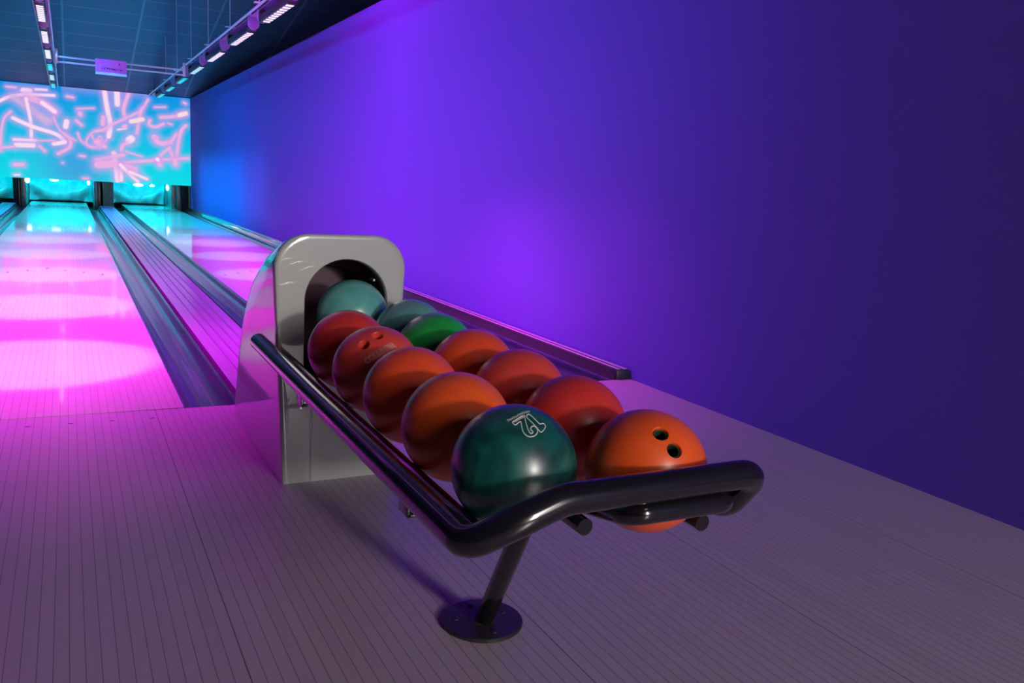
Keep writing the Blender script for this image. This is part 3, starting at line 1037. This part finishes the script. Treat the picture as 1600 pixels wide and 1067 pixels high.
for (dx, dy) in ((-0.055, 0.020), (0.055, 0.010), (0.0, -0.06), (0.0, 0.062)):
    bm = bmesh.new()
    add_lathe(bm, [(0, 0.0125), (0.004, 0.0125), (0.0075, 0.0105), (0.008, 0.009), (0.008, 0.007)], centre=(dx, dy, 0.0), seg=16)
    finish('screw', bm, M['plate'], plate)

# ================================================================ BOWLING BALLS
BR = 0.108
def ball_mesh(holes=()):
    bm = bmesh.new()
    bmesh.ops.create_icosphere(bm, subdivisions=6 if holes else 5, radius=BR)
    me = bpy.data.meshes.new('bowling_ball')
    bm.to_mesh(me); bm.free()
    if not holes:
        return me
    base = bpy.data.objects.new('tmp_ball', me)
    COL.objects.link(base)
    cutters = []
    for h, r_ in holes:
        d = Vector(h).normalized()
        b2 = bmesh.new()
        # drilled finger hole with a softened rim
        add_lathe(b2, [(0, -0.055), (r_, -0.055), (r_, -0.0045), (r_ + 0.0008, -0.0022), (r_ + 0.0028, 0.0004), (r_ + 0.006, 0.004), (0, 0.004)], seg=40)
        bmesh.ops.recalc_face_normals(b2, faces=b2.faces)
        m2 = bpy.data.meshes.new('cut')
        b2.to_mesh(m2); b2.free()
        c = bpy.data.objects.new('tmp_cut', m2)
        COL.objects.link(c)
        c.rotation_mode = 'QUATERNION'
        c.rotation_quaternion = d.to_track_quat('Z', 'Y')
        c.location = d * BR
        md = base.modifiers.new('b', 'BOOLEAN')
        md.operation = 'DIFFERENCE'
        md.solver = 'EXACT'
        md.object = c
        cutters.append(c)
    bpy.context.view_layer.update()
    dg = bpy.context.evaluated_depsgraph_get()
    out = bpy.data.meshes.new_from_object(base.evaluated_get(dg))
    out.materials.clear()
    for c in cutters: bpy.data.objects.remove(c, do_unlink=True)
    bpy.data.objects.remove(base, do_unlink=True)
    return out

def sphere_text(body, centre, reading, size, parent, bevel=0.0006, outline=True, name='engraved_marking', stretch=1.0):
    """Lettering wrapped on the ball: centre and reading are directions."""
    cu = bpy.data.curves.new('txt', 'FONT')
    cu.body = body
    cu.size = size
    cu.align_x = 'CENTER'
    cu.align_y = 'CENTER'
    cu.resolution_u = 4
    cu.offset = size * 0.018
    if outline:
        cu.fill_mode = 'NONE'
        cu.bevel_depth = bevel
        cu.bevel_resolution = 1
    else:
        cu.fill_mode = 'FRONT'
    o = bpy.data.objects.new('tmp_txt', cu)
    COL.objects.link(o)
    bpy.context.view_layer.update()
    dg = bpy.context.evaluated_depsgraph_get()
    me = bpy.data.meshes.new_from_object(o.evaluated_get(dg))
    bpy.data.objects.remove(o, do_unlink=True)
    c = Vector(centre).normalized()
    t = Vector(reading)
    t = (t - c * t.dot(c)).normalized()
    b = c.cross(t)
    b3 = bmesh.new(); b3.from_mesh(me)
    for _ in range(4):
        le = [e for e in b3.edges if e.calc_length() > 0.0022]
        if not le: break
        bmesh.ops.subdivide_edges(b3, edges=le, cuts=1)
    b3.to_mesh(me); b3.free()
    for v in me.vertices:
        d = (c * BR + t * v.co.x * stretch + b * v.co.y).normalized()
        v.co = d * (BR + v.co.z * 0.6 + 0.0002)
    me.materials.clear()
    me.materials.append(M['engrave'])
    q = bpy.data.objects.new(name, me)
    COL.objects.link(q)
    q.parent = parent
    return q

def ball(loc, tone, label, holes=()):
    me = ball_mesh(holes)
    me.materials.append(BM[tone])
    me.polygons.foreach_set('use_smooth', [True] * len(me.polygons))
    me.set_sharp_from_angle(angle=math.radians(35))
    o = bpy.data.objects.new('bowling_ball', me)
    COL.objects.link(o)
    o.location = loc
    return tag(o, label, 'bowling ball', 'bowling balls on the rack')
AX = 0.6605
b1 = ball((0.660, 1.210, 0.471), 'pearl', 'dark pearly green ball marked 12 at the front end of the left row')
def sphere_line(bm, dirs, r, closed=True, steps=5, lift=0.0002):
    D = [Vector(d).normalized() for d in dirs]
    n = len(D)
    pts = []
    for i in range(n if closed else n - 1):
        p0, p1, p2, p3 = D[(i - 1) % n], D[i], D[(i + 1) % n], D[(i + 2) % n]
        if not closed:
            p0 = D[max(i - 1, 0)]; p3 = D[min(i + 2, n - 1)]
        for k in range(steps):
            t = k / steps
            q = 0.5 * ((2 * p1) + (p2 - p0) * t + (2 * p0 - 5 * p1 + 4 * p2 - p3) * t * t + (3 * p1 - p0 - 3 * p2 + p3) * t ** 3)
            pts.append(q.normalized() * (BR + lift))
    if closed: pts.append(pts[0])
    else: pts.append(D[-1] * (BR + lift))
    add_tube(bm, pts, r, 6)
# the outlined digits 1 and 2 as drawn on the ball, in directions from its centre
TWO = [(-0.289, -0.401, 0.869), (-0.286, -0.439, 0.852), (-0.263, -0.465, 0.846), (-0.205, -0.445, 0.872), (-0.17, -0.447, 0.878), (-0.191, -0.507, 0.841), (-0.208, -0.589, 0.781), (-0.192, -0.644, 0.74), (-0.164, -0.673, 0.721), (-0.13, -0.69, 0.712), (-0.082, -0.692, 0.717), (-0.042, -0.685, 0.728), (0.001, -0.661, 0.751), (0.023, -0.627, 0.778), (0.023, -0.59, 0.807), (-0.003, -0.557, 0.831), (-0.051, -0.566, 0.823), (-0.08, -0.6, 0.796), (-0.06, -0.634, 0.771), (-0.088, -0.654, 0.751), (-0.112, -0.64, 0.76), (-0.121, -0.608, 0.785), (-0.118, -0.553, 0.825), (-0.1, -0.467, 0.878), (-0.072, -0.375, 0.924), (-0.094, -0.344, 0.934), (-0.151, -0.36, 0.921), (-0.224, -0.384, 0.896)]
ONE = [(-0.039, -0.382, 0.923), (0.007, -0.323, 0.946), (0.042, -0.335, 0.941), (0.074, -0.431, 0.9), (0.095, -0.487, 0.868), (0.12, -0.525, 0.843), (0.186, -0.508, 0.841), (0.201, -0.552, 0.809), (0.139, -0.615, 0.776), (0.075, -0.649, 0.757), (0.048, -0.628, 0.776), (0.032, -0.585, 0.81), (0.01, -0.531, 0.848), (-0.017, -0.462, 0.887)]
for digit in (ONE, TWO):
    bm = bmesh.new()
    sphere_line(bm, digit, 0.00105)
    finish('engraved_digit', bm, M['engrave'], b1)
PRINT_LINE = [(-0.342, -0.336, 0.878), (-0.231, -0.325, 0.917), (-0.118, -0.295, 0.948), (-0.014, -0.26, 0.965), (0.095, -0.223, 0.97)]
bm = bmesh.new()
rnd = random.Random(2)
cs = [Vector(p).normalized() for p in PRINT_LINE]
down = Vector((-0.03, -0.9, 0.3))
N_ = 16
for row, (o0, cnt) in enumerate(((0.0, N_), (0.075, 9))):
    for k in range(cnt):
        u = (k + 0.5 + (2 if row else 0)) / N_ * (len(cs) - 1)
        i = min(int(u), len(cs) - 2)
        p = (cs[i].lerp(cs[i + 1], u - i)).normalized()
        t = (cs[i + 1] - cs[i]).normalized()
        d = (down - p * down.dot(p)).normalized()
        p = (p + d * o0).normalized()
        for (u0, v0, u1, v1) in ((-0.009, -0.022, -0.009, 0.022), (-0.009, rnd.choice((-0.022, 0, 0.022)), 0.009, rnd.choice((-0.022, 0, 0.022))),
                                 (0.009, rnd.uniform(-0.02, 0), 0.009, 0.022)):
            a_ = (p + t * u0 + d * v0).normalized() * (BR + 0.0002)
            b_ = (p + t * u1 + d * v1).normalized() * (BR + 0.0002)
            if (a_ - b_).length > 1e-4:
                add_tube(bm, [a_, b_], 0.00045, 5)
finish('small_print', bm, M['engrave'], b1)
ball((AX, 1.455, 0.473), 'orange', 'plain orange ball directly behind the dark green ball in the left row')
ball((AX, 1.700, 0.476), 'orange_red', 'plain orange ball third from the front in the left row')
b4 = ball((AX, 1.945, 0.480), 'coral', 'red ball with two finger holes and pale outlined lettering in the left row',
          holes=[((-0.482, -0.517, 0.707), 0.0125), ((-0.156, -0.443, 0.883), 0.0125)])
sphere_text('COLUMBIA', (-0.197, -0.79, 0.575), (0.72, 0.10, 0.35), 0.021, b4, 0.00045, stretch=0.86)
ball((0.662, 2.190, 0.482), 'red', 'plain red ball just in front of the hood opening in the left row')
ball((0.7643, 2.4926, 0.5280), 'teal', 'pale teal ball sitting in the arched opening of the hood')
bB1 = ball((0.8913, 1.1465, 0.4614), 'orange', 'orange ball with two finger holes at the front end of the right row',
     holes=[((-0.204, -0.553, 0.808), 0.0125), ((-0.095, -0.793, 0.601), 0.0125)])
M['grip'] = mat('grip_insert', (0.035, 0.05, 0.03), 0.5)
for h in ((-0.204, -0.553, 0.808), (-0.095, -0.793, 0.601)):
    bm = bmesh.new()
    add_lathe(bm, [(0.0123, -0.050), (0.0123, -0.0055), (0.0112, -0.0045), (0.0100, -0.006), (0.0098, -0.049), (0, -0.049), (0, -0.050), (0.0123, -0.050)], seg=32)
    g = finish('grip_insert', bm, M['grip'], bB1)
    d = Vector(h).normalized()
    g.rotation_mode = 'QUATERNION'
    g.rotation_quaternion = d.to_track_quat('Z', 'Y')
    g.location = d * BR
    g['label'] = 'dark grip insert'

ball((0.8858, 1.3852, 0.4703), 'red', 'plain red ball directly behind the orange ball with holes in the right row')
ball((0.8861, 1.6220, 0.4771), 'coral', 'plain coral red ball third from the front in the right row')
ball((0.8787, 1.8548, 0.4824), 'orange_red', 'plain orange ball between the coral ball and the bright green ball in the right row')
ball((0.8742, 2.0874, 0.4863), 'green', 'bright green ball second from the hood in the right row')
ball((0.8843, 2.3059, 0.4925), 'grey_teal', 'greyish teal ball at the back end of the right row against the hood')
